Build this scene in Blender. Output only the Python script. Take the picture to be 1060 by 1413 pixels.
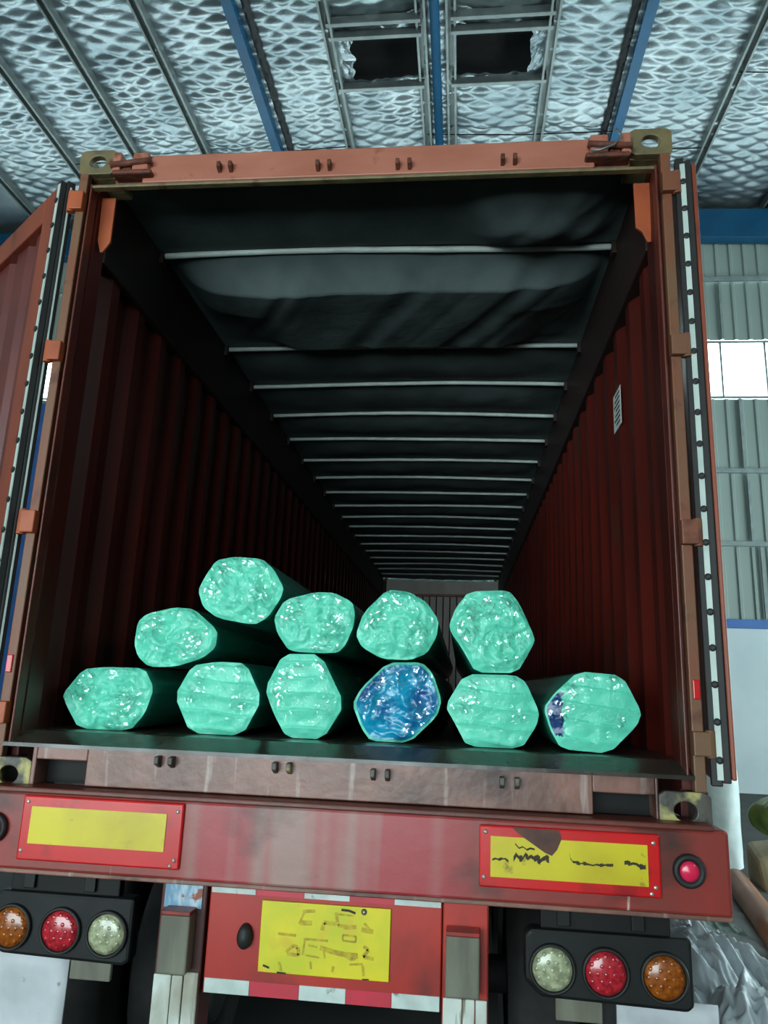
import bpy, math, random
from mathutils import Vector, Matrix, noise

random.seed(7)
S = bpy.context.scene
for o in list(bpy.data.objects):
    bpy.data.objects.remove(o)
COL = S.collection

# ------------------------------------------------------------------ camera
DECK = 1.30                       # height of the container's underside above the ground
cam_d = bpy.data.cameras.new('camera')
cam_d.sensor_fit = 'VERTICAL'
cam_d.sensor_height = 36.0
cam_d.lens = 1020.64 * 36.0 / 1413.0
cam_d.clip_end = 200
cam = bpy.data.objects.new('camera', cam_d)
COL.objects.link(cam)
fw = Vector((-0.1060596, 0.96733994, 0.23022774))
rt = Vector((0.99426023, 0.0998913, 0.03831858))
up = Vector((-0.01406935, -0.23297034, 0.97238206))
m = Matrix((rt, up, -fw)).transposed().to_4x4()
m.translation = Vector((0.42478, -2.57212, 0.40481 + DECK))
cam.matrix_world = m
S.camera = cam

# ------------------------------------------------------------------ world: overcast sky
w = bpy.data.worlds.new('overcast_sky')
S.world = w
w.use_nodes = True
bg = w.node_tree.nodes['Background']
bg.inputs[0].default_value = (0.80, 0.97, 1.0, 1)
bg.inputs[1].default_value = 10.3
S.view_settings.view_transform = 'Standard'
S.view_settings.look = 'None'
S.view_settings.gamma = 1.0
S.view_settings.use_curve_mapping = False
S.view_settings.exposure = 0.0
S.cycles.max_bounces = 10
S.cycles.diffuse_bounces = 5
S.cycles.glossy_bounces = 4
S.cycles.transparent_max_bounces = 12
S.cycles.caustics_reflective = False
S.cycles.caustics_refractive = False
S.cycles.sample_clamp_indirect = 8.0

# building extents
BX0, BX1, BY0, BY1 = -14.0, 13.0, -9.5, 13.0
RIDGE_X, RIDGE_Z, SLOPE = -0.15, 12.92, 0.03
WIN_Z0, WIN_Z1 = 8.05, 9.40
DOOR_X0, DOOR_X1, DOOR_Z = -8.0, 0.9, 4.4       # the open loading gate behind the camera
SIDE_Y0, SIDE_Y1, SIDE_Z = 1.5, 9.5, 4.8          # unseen opening in the right wall, added to brighten the far wall and clutter


def portal(name, loc, rot, sx, sy):
    l = bpy.data.lights.new(name, 'AREA')
    l.shape = 'RECTANGLE'
    l.size, l.size_y = sx, sy
    l.cycles.is_portal = True
    o = bpy.data.objects.new(name, l)
    o.location = loc
    o.rotation_euler = rot
    COL.objects.link(o)


H = math.pi / 2
portal('gate_portal', ((DOOR_X0 + DOOR_X1) / 2, BY0 - .05, DOOR_Z / 2), (H, 0, 0), DOOR_X1 - DOOR_X0, DOOR_Z)
portal('added_opening_portal', (BX1 + .25, (SIDE_Y0 + SIDE_Y1) / 2, SIDE_Z / 2), (H, 0, H), SIDE_Y1 - SIDE_Y0, SIDE_Z)
portal('added_left_window_portal', (BX0 - .05, -7.0, (WIN_Z0 + WIN_Z1) / 2), (H, 0, -H), 4.0, WIN_Z1 - WIN_Z0)
portal('added_right_window_portal', (BX1 + .05, 1.75, (WIN_Z0 + WIN_Z1) / 2), (H, 0, H), 21.5, WIN_Z1 - WIN_Z0)
portal('far_window_portal', (-0.5, BY1 + .2, (WIN_Z0 + WIN_Z1) / 2), (H, 0, math.pi), 26.0, WIN_Z1 - WIN_Z0)


# ------------------------------------------------------------------ materials
def lin(c):
    c /= 255.0
    return c / 12.92 if c <= .04045 else ((c + .055) / 1.055) ** 2.4


def rgb(r, g, b):
    return (lin(r), lin(g), lin(b), 1)


def mat(name, c1, c2=None, rough=.5, metal=0, scale=6, stretch=(1, 1, 1), lo=.35, hi=.65, bump=0, bscale=40,
        coat=0, spec=.5, rvar=0, detail=5, bstretch=(1, 1, 1), trans=0):
    M = bpy.data.materials.new(name)
    M.use_nodes = True
    nt = M.node_tree
    N, L = nt.nodes, nt.links
    b = N['Principled BSDF']
    b.inputs['Roughness'].default_value = rough
    b.inputs['Metallic'].default_value = metal
    b.inputs['Specular IOR Level'].default_value = spec
    b.inputs['Coat Weight'].default_value = coat
    b.inputs['Coat Roughness'].default_value = .12
    b.inputs['Transmission Weight'].default_value = trans
    b.inputs['Base Color'].default_value = c1
    tc = N.new('ShaderNodeTexCoord')
    if c2 is not None or rvar:
        mp = N.new('ShaderNodeMapping')
        mp.inputs['Scale'].default_value = stretch
        L.new(tc.outputs['Object'], mp.inputs[0])
        nz = N.new('ShaderNodeTexNoise')
        nz.inputs['Scale'].default_value = scale
        nz.inputs['Detail'].default_value = detail
        L.new(mp.outputs[0], nz.inputs['Vector'])
        r = N.new('ShaderNodeValToRGB')
        r.color_ramp.elements[0].position = lo
        r.color_ramp.elements[1].position = hi
        r.color_ramp.elements[0].color = c1
        r.color_ramp.elements[1].color = c2 or c1
        L.new(nz.outputs['Fac'], r.inputs[0])
        L.new(r.outputs[0], b.inputs['Base Color'])
        if rvar:
            mr = N.new('ShaderNodeMapRange')
            mr.inputs['From Min'].default_value = .3
            mr.inputs['From Max'].default_value = .7
            mr.inputs['To Min'].default_value = max(.03, rough - rvar)
            mr.inputs['To Max'].default_value = min(1, rough + rvar)
            L.new(nz.outputs['Fac'], mr.inputs[0])
            L.new(mr.outputs[0], b.inputs['Roughness'])
    if bump:
        mp2 = N.new('ShaderNodeMapping')
        mp2.inputs['Scale'].default_value = bstretch
        L.new(tc.outputs['Object'], mp2.inputs[0])
        n2 = N.new('ShaderNodeTexNoise')
        n2.inputs['Scale'].default_value = bscale
        n2.inputs['Detail'].default_value = 4
        L.new(mp2.outputs[0], n2.inputs['Vector'])
        bp = N.new('ShaderNodeBump')
        bp.inputs['Strength'].default_value = bump
        bp.inputs['Distance'].default_value = .02
        L.new(n2.outputs['Fac'], bp.inputs['Height'])
        L.new(bp.outputs[0], b.inputs['Normal'])
    return M


def over(M, c, scale, lo, hi, stretch=(1, 1, 1), offs=0.0):
    """lay a second stain / wear colour over a material's base colour"""
    nt = M.node_tree
    N, L = nt.nodes, nt.links
    b = N['Principled BSDF']
    tc = N.new('ShaderNodeTexCoord')
    mp = N.new('ShaderNodeMapping')
    mp.inputs['Scale'].default_value = stretch
    mp.inputs['Location'].default_value = (offs, offs * .7, offs * .3)
    nz = N.new('ShaderNodeTexNoise')
    nz.inputs['Scale'].default_value = scale
    nz.inputs['Detail'].default_value = 6
    L.new(tc.outputs['Object'], mp.inputs[0])
    L.new(mp.outputs[0], nz.inputs['Vector'])
    r = N.new('ShaderNodeMapRange')
    r.inputs['From Min'].default_value = lo
    r.inputs['From Max'].default_value = hi
    L.new(nz.outputs['Fac'], r.inputs[0])
    mx = N.new('ShaderNodeMix')
    mx.data_type = 'RGBA'
    L.new(r.outputs[0], mx.inputs[0])
    s = b.inputs['Base Color']
    if s.is_linked:
        L.new(s.links[0].from_socket, mx.inputs[6])
    else:
        mx.inputs[6].default_value = s.default_value
    mx.inputs[7].default_value = c
    L.new(mx.outputs[2], s)
    return M


MT = {}
MT['concrete'] = mat('concrete', rgb(42, 43, 42), rgb(58, 59, 57), .75, scale=1.5, bump=.1, bscale=20)
MT['plaster'] = mat('painted_plaster', rgb(188, 205, 208), rgb(204, 218, 220), .7, scale=.8)
MT['clad'] = mat('grey_green_cladding', rgb(132, 148, 142), rgb(150, 164, 158), .55, scale=.5, stretch=(1, 1, .3))
MT['girt'] = mat('girt_steel', rgb(120, 135, 135), rgb(140, 152, 150), .5)
MT['blue'] = mat('blue_paint', rgb(0, 70, 104), rgb(0, 80, 118), .5, scale=2)
MT['blue2'] = mat('blue_trim_paint', rgb(40, 92, 160), rgb(60, 110, 176), .45, scale=2)
MT['galv'] = mat('galvanised_steel', rgb(112, 120, 120), rgb(132, 140, 138), .45, metal=.5, scale=3)
MT['black_void'] = mat('gap_shade_black', rgb(24, 24, 26), rgb(34, 34, 36), .8)
MT['foil'] = mat('foil_insulation', rgb(132, 145, 150), rgb(168, 178, 181), .38, metal=.85, scale=1.2, bump=.22, bscale=24,
                 bstretch=(1, 1.6, 1))
MT['sheetroof'] = mat('roof_sheet', rgb(40, 42, 44), None, .8)
MT['brown'] = mat('brown_red_paint', rgb(104, 44, 32), rgb(84, 34, 26), .42, scale=4, bump=.08, bscale=30)
over(MT['brown'], rgb(70, 38, 28), 9, .60, .72)
MT['inner'] = mat('interior_red_paint', rgb(90, 24, 16), rgb(66, 20, 14), .42, scale=3, stretch=(1, 1, .25))
over(MT['inner'], rgb(64, 32, 24), 7, .58, .74, (1, 1, .4))
MT['darkrail'] = mat('grimy_dark_rail_paint', rgb(48, 24, 20), rgb(34, 20, 18), .6, scale=4, stretch=(1, .4, 1))
MT['header'] = mat('salmon_header_paint', rgb(172, 106, 86), rgb(158, 92, 72), .5, scale=3, stretch=(1, 1, 3))
over(MT['header'], rgb(120, 66, 44), 8, .62, .7)
MT['tan'] = mat('weathered_tan_paint', rgb(112, 80, 56), rgb(122, 66, 44), .5, scale=6, stretch=(1, 1, .4))
over(MT['tan'], rgb(90, 46, 30), 10, .58, .68)
MT['orange'] = mat('orange_brown_primer', rgb(172, 84, 46), rgb(150, 68, 38), .5, scale=6)
MT['olive'] = mat('worn_casting_steel', rgb(96, 88, 62), rgb(120, 104, 70), .5, scale=12, bump=.2, bscale=30)
over(MT['olive'], rgb(84, 44, 28), 10, .56, .66)
MT['rust'] = mat('rusty_steel', rgb(112, 56, 36), rgb(70, 36, 26), .65, scale=18, bump=.3, bscale=40)
MT['dark_casting'] = mat('grimy_casting', rgb(60, 56, 52), rgb(84, 80, 72), .5, scale=14, bump=.3, bscale=30)
over(MT['dark_casting'], rgb(176, 166, 104), 5, .6, .66, offs=1.3)
MT['sill'] = mat('worn_sill_paint', rgb(140, 96, 84), rgb(108, 74, 64), .38, scale=5, bump=.12, bscale=25)
over(MT['sill'], rgb(168, 146, 138), 14, .60, .72, (1.6, 1, .14))
over(MT['sill'], rgb(70, 42, 34), 4, .58, .7, (1, 1, .5), 3)
MT['wet'] = mat('wet_steel_threshold', rgb(46, 42, 38), rgb(62, 54, 46), .24, scale=5, rvar=.14, bump=.06, bscale=14)
MT['ply'] = mat('stained_plywood', rgb(60, 50, 40), rgb(44, 36, 30), .35, scale=3, stretch=(3, .3, 1), rvar=.15)
MT['bow'] = mat('galvanised_bow', rgb(226, 238, 232), rgb(204, 216, 210), .35, scale=9)
MT['tarp'] = mat('grey_tarpaulin', rgb(98, 110, 110), rgb(84, 95, 95), .75, scale=4, bump=.15, bscale=18, spec=.15)
MT['frontboard'] = mat('pale_grey_board', rgb(236, 230, 220), rgb(214, 208, 198), .6, scale=5, stretch=(1, 1, .3))
MT['gasket'] = mat('pale_seal_strip', rgb(196, 208, 200), rgb(172, 186, 178), .45, scale=6)
MT['rubber'] = mat('black_rubber', rgb(18, 18, 18), rgb(28, 27, 27), .6, scale=10)
MT['doorpanel'] = mat('maroon_door_paint', rgb(98, 40, 36), rgb(84, 32, 29), .45, scale=2.5)
over(MT['doorpanel'], rgb(150, 96, 88), 9, .68, .74, (1, 1, .25))
MT['doorframe'] = mat('door_frame_paint', rgb(142, 66, 40), rgb(122, 54, 36), .45, scale=4, stretch=(1, 1, .4))
MT['red'] = mat('red_trailer_paint', rgb(176, 44, 32), rgb(158, 36, 28), .35, scale=4, stretch=(1, 1, .4))
MT['darkred'] = mat('dark_red_chassis', rgb(78, 26, 22), rgb(56, 22, 20), .55, scale=5)
MT['blackmetal'] = mat('black_grimy_metal', rgb(13, 13, 13), rgb(24, 23, 23), .6, scale=8, spec=.25)
MT['refred'] = mat('red_reflector_sheet', rgb(206, 22, 24), rgb(186, 16, 20), .28, scale=4, coat=.3)
over(MT['refred'], rgb(140, 22, 26), 7, .6, .72)
MT['refyel'] = mat('yellow_reflector_sheet', rgb(212, 194, 20), rgb(190, 170, 18), .4, scale=5, coat=.2)
over(MT['refyel'], rgb(168, 140, 24), 9, .64, .76)
MT['plate'] = mat('yellow_number_plate', rgb(218, 200, 18), rgb(192, 190, 24), .45, scale=9)
over(MT['plate'], rgb(208, 178, 36), 13, .56, .7)
MT['smudge'] = mat('faded_brown_lettering', rgb(194, 174, 24), rgb(162, 138, 26), .6, scale=60)
MT['smear'] = mat('dark_oily_smear', rgb(58, 20, 16), rgb(92, 46, 18), .5, scale=14)
MT['black'] = mat('black_mark', rgb(30, 26, 18), rgb(60, 50, 20), .7, scale=50)
MT['tapewhite'] = mat('white_reflective_tape', rgb(200, 212, 208), rgb(176, 188, 182), .4, scale=14)
over(MT['tapewhite'], rgb(112, 112, 100), 22, .62, .72)
MT['tapered'] = mat('red_reflective_tape', rgb(196, 40, 62), rgb(178, 44, 58), .4, scale=12)
MT['buffer'] = mat('grey_green_buffer', rgb(116, 116, 100), rgb(94, 92, 80), .65, scale=9, stretch=(2, 1, .4))
MT['white_worn'] = mat('worn_white_paint', rgb(206, 214, 206), rgb(186, 194, 184), .55, scale=8)
over(MT['white_worn'], rgb(120, 118, 104), 16, .62, .7, (2, 1, .3))
MT['mudflap'] = mat('white_mudflap', rgb(196, 200, 204), rgb(172, 176, 180), .6, scale=6)
over(MT['mudflap'], rgb(96, 98, 98), 14, .66, .72)
MT['sticker'] = mat('blue_white_sticker', rgb(176, 196, 206), rgb(96, 140, 168), .5, scale=60, stretch=(1, 1, .3))
over(MT['sticker'], rgb(140, 70, 50), 20, .62, .68)
MT['lens_amber'] = mat('amber_lens', rgb(160, 84, 20), rgb(110, 54, 14), .25, scale=60, coat=.5)
MT['lens_red'] = mat('red_lens', rgb(190, 40, 52), rgb(140, 24, 34), .22, scale=70, coat=.6)
MT['lens_clear'] = mat('clear_lens', rgb(180, 186, 150), rgb(120, 124, 96), .22, scale=40, coat=.6)
MT['lens_pink'] = mat('pink_red_lens', rgb(226, 40, 84), rgb(206, 34, 70), .25, scale=30, coat=.4)
MT['housing'] = mat('black_lamp_housing', rgb(12, 13, 13), rgb(24, 27, 27), .55, scale=9, spec=.3)
MT['tyre'] = mat('tyre_rubber', rgb(26, 26, 26), rgb(38, 37, 36), .8, scale=20)
MT['screw'] = mat('steel_screw', rgb(200, 190, 180), None, .3, metal=.8)
MT['sack'] = mat('white_woven_sack', rgb(206, 226, 224), rgb(226, 238, 238), .55, scale=6, bump=.2, bscale=16)
MT['greensack'] = mat('green_plastic_sack', rgb(124, 150, 80), rgb(92, 120, 56), .35, scale=6, bump=.3, bscale=9)
MT['cardboard'] = mat('tan_cardboard', rgb(196, 180, 142), rgb(172, 156, 114), .6, scale=4)
MT['tube'] = mat('brown_cardboard_tube', rgb(182, 124, 92), rgb(150, 96, 66), .4, scale=3, stretch=(1, .4, 1))
MT['sheet_white'] = mat('white_plastic_sheet', rgb(206, 216, 220), rgb(180, 190, 194), .4, scale=5, bump=.3, bscale=14)
MT['sheet_grey'] = mat('grey_plastic_sheet', rgb(132, 138, 134), rgb(104, 110, 106), .45, scale=4, bump=.3, bscale=12)
MT['sheet_green'] = mat('grey_green_plastic_sheet', rgb(128, 150, 140), rgb(104, 126, 116), .4, scale=4, bump=.3, bscale=12)
MT['label'] = mat('white_paper_label', rgb(216, 222, 218), rgb(200, 206, 202), .5)
MT['glass'] = None

# beam: red paint, grey-pink across the middle, broken by vertical red streaks
MT['beam'] = mat('streaked_bumper_paint', rgb(122, 50, 42), rgb(142, 48, 42), .36, scale=5, stretch=(1, 1, .3), bump=.05, bscale=20)
M = MT['beam']
nt = M.node_tree
N, L = nt.nodes, nt.links
b = N['Principled BSDF']
tc = N.new('ShaderNodeTexCoord')
mp = N.new('ShaderNodeMapping'); mp.inputs['Scale'].default_value = (1, 0, .05)
L.new(tc.outputs['Object'], mp.inputs[0])
nz = N.new('ShaderNodeTexNoise'); nz.inputs['Scale'].default_value = 7.5; nz.inputs['Detail'].default_value = 2
L.new(mp.outputs[0], nz.inputs['Vector'])
cr = N.new('ShaderNodeValToRGB')
cr.color_ramp.elements[0].position, cr.color_ramp.elements[1].position = .40, .58
cr.color_ramp.elements[0].color, cr.color_ramp.elements[1].color = rgb(156, 122, 114), rgb(162, 52, 58)
L.new(nz.outputs['Fac'], cr.inputs[0])
sx = N.new('ShaderNodeSeparateXYZ'); L.new(tc.outputs['Object'], sx.inputs[0])
ab = N.new('ShaderNodeMath'); ab.operation = 'ABSOLUTE'; L.new(sx.outputs[0], ab.inputs[0])
mr = N.new('ShaderNodeMapRange')
mr.inputs['From Min'].default_value, mr.inputs['From Max'].default_value = .36, .52
mr.inputs['To Min'].default_value, mr.inputs['To Max'].default_value = .92, 0
L.new(ab.outputs[0], mr.inputs[0])
mx = N.new('ShaderNodeMix'); mx.data_type = 'RGBA'
L.new(mr.outputs[0], mx.inputs[0])
L.new(b.inputs['Base Color'].links[0].from_socket, mx.inputs[6])
L.new(cr.outputs[0], mx.inputs[7])
L.new(mx.outputs[2], b.inputs['Base Color'])


over(MT['beam'], rgb(58, 34, 28), 3.2, .56, .74, (1, 1, 1.6), 2.0)
over(MT['beam'], rgb(196, 170, 160), 10, .69, .73, (2.2, 1, .12), 5.0)
over(MT['red'], rgb(96, 34, 28), 4, .54, .72, (1, 1, .6), 1.0)
over(MT['doorframe'], rgb(84, 42, 30), 8, .58, .7, (1, 1, .4), 2.5)
over(MT['header'], rgb(70, 42, 34), 5, .66, .76, (1, 1, 1.5), 4.0)
over(MT['refred'], rgb(96, 22, 24), 5, .60, .74, (1, 1, 1), 6.0)
over(MT['refyel'], rgb(120, 100, 30), 16, .66, .74, (1, 1, 1), 3.0)
over(MT['white_worn'], rgb(150, 146, 130), 6, .5, .7, (1, 1, .5), 2.0)
over(MT['tan'], rgb(54, 36, 28), 5, .6, .74, (1, 1, .5), 7.0)


def film_mat(name, tint, glossfac, rough, thr=.46):
    M = bpy.data.materials.new(name)
    M.use_nodes = True
    nt = M.node_tree
    N, L = nt.nodes, nt.links
    N.remove(N['Principled BSDF'])
    out = N['Material Output']
    t = N.new('ShaderNodeBsdfTransparent')
    t.inputs[0].default_value = tint
    g = N.new('ShaderNodeBsdfGlossy')
    g.inputs['Roughness'].default_value = rough
    g.inputs['Color'].default_value = (1, 1, 1, 1)
    mx = N.new('ShaderNodeMixShader')
    tc = N.new('ShaderNodeTexCoord')

    def noise_mask(scale, rot, sc, lo, hi):
        mp = N.new('ShaderNodeMapping')
        mp.inputs['Rotation'].default_value = (0, rot, 0)
        L.new(tc.outputs['Object'], mp.inputs[0])
        mp2 = N.new('ShaderNodeMapping')
        mp2.inputs['Scale'].default_value = sc
        L.new(mp.outputs[0], mp2.inputs[0])
        nz = N.new('ShaderNodeTexNoise')
        nz.inputs['Scale'].default_value = scale
        nz.inputs['Detail'].default_value = 3
        L.new(mp2.outputs[0], nz.inputs['Vector'])
        r = N.new('ShaderNodeMapRange')
        r.inputs['From Min'].default_value, r.inputs['From Max'].default_value = lo, hi
        L.new(nz.outputs['Fac'], r.inputs[0])
        return r.outputs[0]
    ma = noise_mask(9, 0, (1, 1, 1), thr, thr + .10)
    mb = noise_mask(1, .7, (120, 60, 22), .50, .60)
    mc = noise_mask(1, -.5, (130, 60, 26), .54, .62)
    mxx = N.new('ShaderNodeMath'); mxx.operation = 'MAXIMUM'
    L.new(mb, mxx.inputs[0]); L.new(mc, mxx.inputs[1])
    mul = N.new('ShaderNodeMath'); mul.operation = 'MULTIPLY'
    L.new(ma, mul.inputs[0]); L.new(mxx.outputs[0], mul.inputs[1])
    r = N.new('ShaderNodeMapRange')
    r.inputs['To Min'].default_value, r.inputs['To Max'].default_value = .012, glossfac
    L.new(mul.outputs[0], r.inputs[0])
    L.new(r.outputs[0], mx.inputs[0])
    L.new(t.outputs[0], mx.inputs[1])
    L.new(g.outputs[0], mx.inputs[2])
    L.new(mx.outputs[0], out.inputs[0])
    return M


MT['film'] = film_mat('clear_stretch_film', (.98, .99, .99, 1), .30, .10)
MT['film_sparse'] = film_mat('smooth_stretch_film', (.98, .99, .99, 1), .28, .10, .515)
MT['glass'] = film_mat('window_glass', (.92, .97, .97, 1), .03, .05)
MT['wrap'] = mat('mint_green_wrap', rgb(108, 224, 192), rgb(90, 206, 174), .40, scale=7, bump=.45, bscale=22)
MT['wrap_side'] = mat('green_side_wrap', rgb(52, 150, 128), rgb(38, 124, 106), .25, scale=6, stretch=(1, .3, 1), bump=.3, bscale=14,
                      bstretch=(1, .25, 1))
MT['bluefilm'] = mat('blue_film', rgb(10, 150, 190), rgb(2, 72, 140), .32, scale=7, lo=.45, hi=.6, bump=.5, bscale=14, coat=.3)
MT['bluedark'] = mat('dark_blue_film', rgb(6, 66, 130), rgb(2, 34, 84), .3, scale=20, bump=.5, bscale=20, coat=.3)

# ------------------------------------------------------------------ building helpers
WL = {}


def tag(o, label=None, cat=None, group=None, kind=None):
    if label: o['label'] = label
    if cat: o['category'] = cat
    if group: o['group'] = group
    if kind: o['kind'] = kind
    return o


def thing(name, loc, label, cat, group=None):
    o = bpy.data.objects.new(name, None)
    o.empty_display_size = .1
    o.location = loc
    COL.objects.link(o)
    WL[o] = Vector(loc)
    return tag(o, label, cat, group)


def loc_of(o):
    return WL.get(o, Vector((0, 0, 0)))


class MB:
    """collects faces; dz lifts container coordinates to the world"""

    def __init__(self, dz=0.0):
        self.v, self.f, self.dz = [], [], dz

    def add(self, vs, fs):
        n = len(self.v)
        self.v += [Vector((a[0], a[1], a[2] + self.dz)) for a in vs]
        self.f += [tuple(i + n for i in f) for f in fs]
        return self

    def box(self, x0, x1, y0, y1, z0, z1):
        return self.add([(x0, y0, z0), (x1, y0, z0), (x1, y1, z0), (x0, y1, z0), (x0, y0, z1), (x1, y0, z1), (x1, y1, z1), (x0, y1, z1)],
                        [(0, 3, 2, 1), (4, 5, 6, 7), (0, 1, 5, 4), (1, 2, 6, 5), (2, 3, 7, 6), (3, 0, 4, 7)])

    def prism(self, pts, off):
        n = len(pts)
        off = Vector(off)
        a = [Vector(p) for p in pts]
        return self.add(a + [p + off for p in a],
                        [tuple(range(n))[::-1], tuple(range(n, 2 * n))] + [(i, (i + 1) % n, n + (i + 1) % n, n + i) for i in range(n)])

    def tube(self, pts, r, n=10, cap=True):
        pts = [Vector(p) for p in pts]
        rs = r if isinstance(r, (list, tuple)) else [r] * len(pts)
        base = len(self.v)
        vs, fs = [], []
        for i, p in enumerate(pts):
            t = (pts[min(i + 1, len(pts) - 1)] - pts[max(i - 1, 0)]).normalized()
            ref = Vector((0, 0, 1)) if abs(t.z) < .9 else Vector((1, 0, 0))
            a = t.cross(ref).normalized()
            c = t.cross(a).normalized()
            for k in range(n):
                an = 2 * math.pi * k / n
                vs.append(p + (a * math.cos(an) + c * math.sin(an)) * rs[i])
        for i in range(len(pts) - 1):
            for k in range(n):
                k2 = (k + 1) % n
                fs.append((i * n + k, i * n + k2, (i + 1) * n + k2, (i + 1) * n + k))
        if cap:
            fs.append(tuple(range(n))[::-1])
            fs.append(tuple(range((len(pts) - 1) * n, len(pts) * n)))
        return self.add(vs, fs)

    def lathe(self, c, axis, prof, n=24):
        """prof = (radius, offset along axis)"""
        c = Vector(c)
        ax = Vector(axis).normalized()
        ref = Vector((0, 0, 1)) if abs(ax.z) < .9 else Vector((1, 0, 0))
        a = ax.cross(ref).normalized()
        e = ax.cross(a)
        vs, fs = [], []
        for r, h in prof:
            for k in range(n):
                an = 2 * math.pi * k / n
                vs.append(c + ax * h + (a * math.cos(an) + e * math.sin(an)) * r)
        for i in range(len(prof) - 1):
            for k in range(n):
                k2 = (k + 1) % n
                fs.append((i * n + k, i * n + k2, (i + 1) * n + k2, (i + 1) * n + k))
        if prof[0][0] > 1e-5: fs.append(tuple(range(n))[::-1])
        if prof[-1][0] > 1e-5: fs.append(tuple(range((len(prof) - 1) * n, len(prof) * n)))
        return self.add(vs, fs)

    def grid(self, nu, nv, fn, close=False):
        vs = [fn(i / nu, j / nv) for j in range(nv + 1) for i in range(nu + 1)]
        fs = [(j * (nu + 1) + i, j * (nu + 1) + i + 1, (j + 1) * (nu + 1) + i + 1, (j + 1) * (nu + 1) + i) for j in range(nv) for i in range(nu)]
        return self.add(vs, fs)

    def build(self, name, mt, parent=None, bevel=0, smooth=False, solid=0, label=None):
        off = loc_of(parent) if parent else Vector((0, 0, 0))
        me = bpy.data.meshes.new(name)
        me.from_pydata([p - off for p in self.v], [], self.f)
        me.update()
        o = bpy.data.objects.new(name, me)
        COL.objects.link(o)
        if mt: me.materials.append(MT[mt])
        if parent:
            o.parent = parent
            WL[o] = off
        if smooth:
            for p in me.polygons: p.use_smooth = True
        if solid:
            md = o.modifiers.new('thickness', 'SOLIDIFY'); md.thickness = solid; md.offset = 0
        if bevel:
            md = o.modifiers.new('bevel', 'BEVEL'); md.width = bevel; md.segments = 2; md.limit_method = 'ANGLE'
        if label: o['label'] = label
        return o


def inst(o, loc, parent=None, name=None):
    """a copy sharing the mesh, moved by loc"""
    c = o.copy()
    COL.objects.link(c)
    c.parent = parent if parent else o.parent
    c.location = o.location + Vector(loc)
    WL[c] = loc_of(c.parent) if c.parent else Vector((0, 0, 0))
    return c


def roof_z(x):
    return RIDGE_Z - SLOPE * abs(x - RIDGE_X)


# ================================================================== THE HALL
b = MB(); b.box(BX0 - .2, BX1 + .2, BY0 - .2, BY1 + .3, -.2, 0)
tag(b.build('floor', 'concrete'), 'grey concrete warehouse floor', kind='structure')

# roof: dark sheet on top, foil strips between purlins below it
b = MB()
zz = .45
b.add([(BX0 - .3, BY0 - .3, roof_z(BX0) + zz), (RIDGE_X, BY0 - .3, RIDGE_Z + zz), (BX1 + .3, BY0 - .3, roof_z(BX1) + zz),
       (BX0 - .3, BY1 + .3, roof_z(BX0) + zz), (RIDGE_X, BY1 + .3, RIDGE_Z + zz), (BX1 + .3, BY1 + .3, roof_z(BX1) + zz)],
      [(0, 1, 4, 3), (1, 2, 5, 4)])
ceiling = tag(b.build('ceiling', 'sheetroof', solid=.03), 'warehouse roof lined with quilted silver foil', kind='structure')

CAMX, CAMZ = .42478, .40481 + DECK
ratios = [-1.36, -1.16, -.965, -.79, -.65, -.508, -.362, -.222, -.075, -.029, .128, .268, .438, .615, .80, .99]
PX = []
for q in ratios:
    x = CAMX + q * 11.2
    for _ in range(4):
        x = CAMX + q * (roof_z(x) - .1 - CAMZ)
    PX.append(x)
xs = sorted([BX0] + [x for x in PX if BX0 < x < BX1] + [BX1])
HOLE_Y = (7.95, 8.98)


def foil_z(x, y, x0, x1):
    u = (x - x0) / (x1 - x0)
    sag = -.05 * math.sin(math.pi * u)
    wx = noise.noise(Vector((x * 1.1, y * 1.1, 7.7))) * .16
    wy = noise.noise(Vector((x * .9, y * 1.6, 2.2))) * .12
    s, t = (x + wx) / .30, (y + wy) / .15
    quilt = abs(math.sin(math.pi * (s + t) / 2 * 1.0 * 2 / 2)) * abs(math.sin(math.pi * (s - t) / 2))
    p = Vector((x * 1.3, y * 1.3, 3.1))
    n1 = noise.noise(p * .9)
    n2 = noise.noise(Vector((x * 2.1, y * 4.2, 9)))
    n3 = noise.noise(Vector((x * 5, y * 9, 4)))
    return roof_z(x) + sag - .030 * quilt * (1 + .8 * n1) - .020 * n2 - .005 * n3


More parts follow.
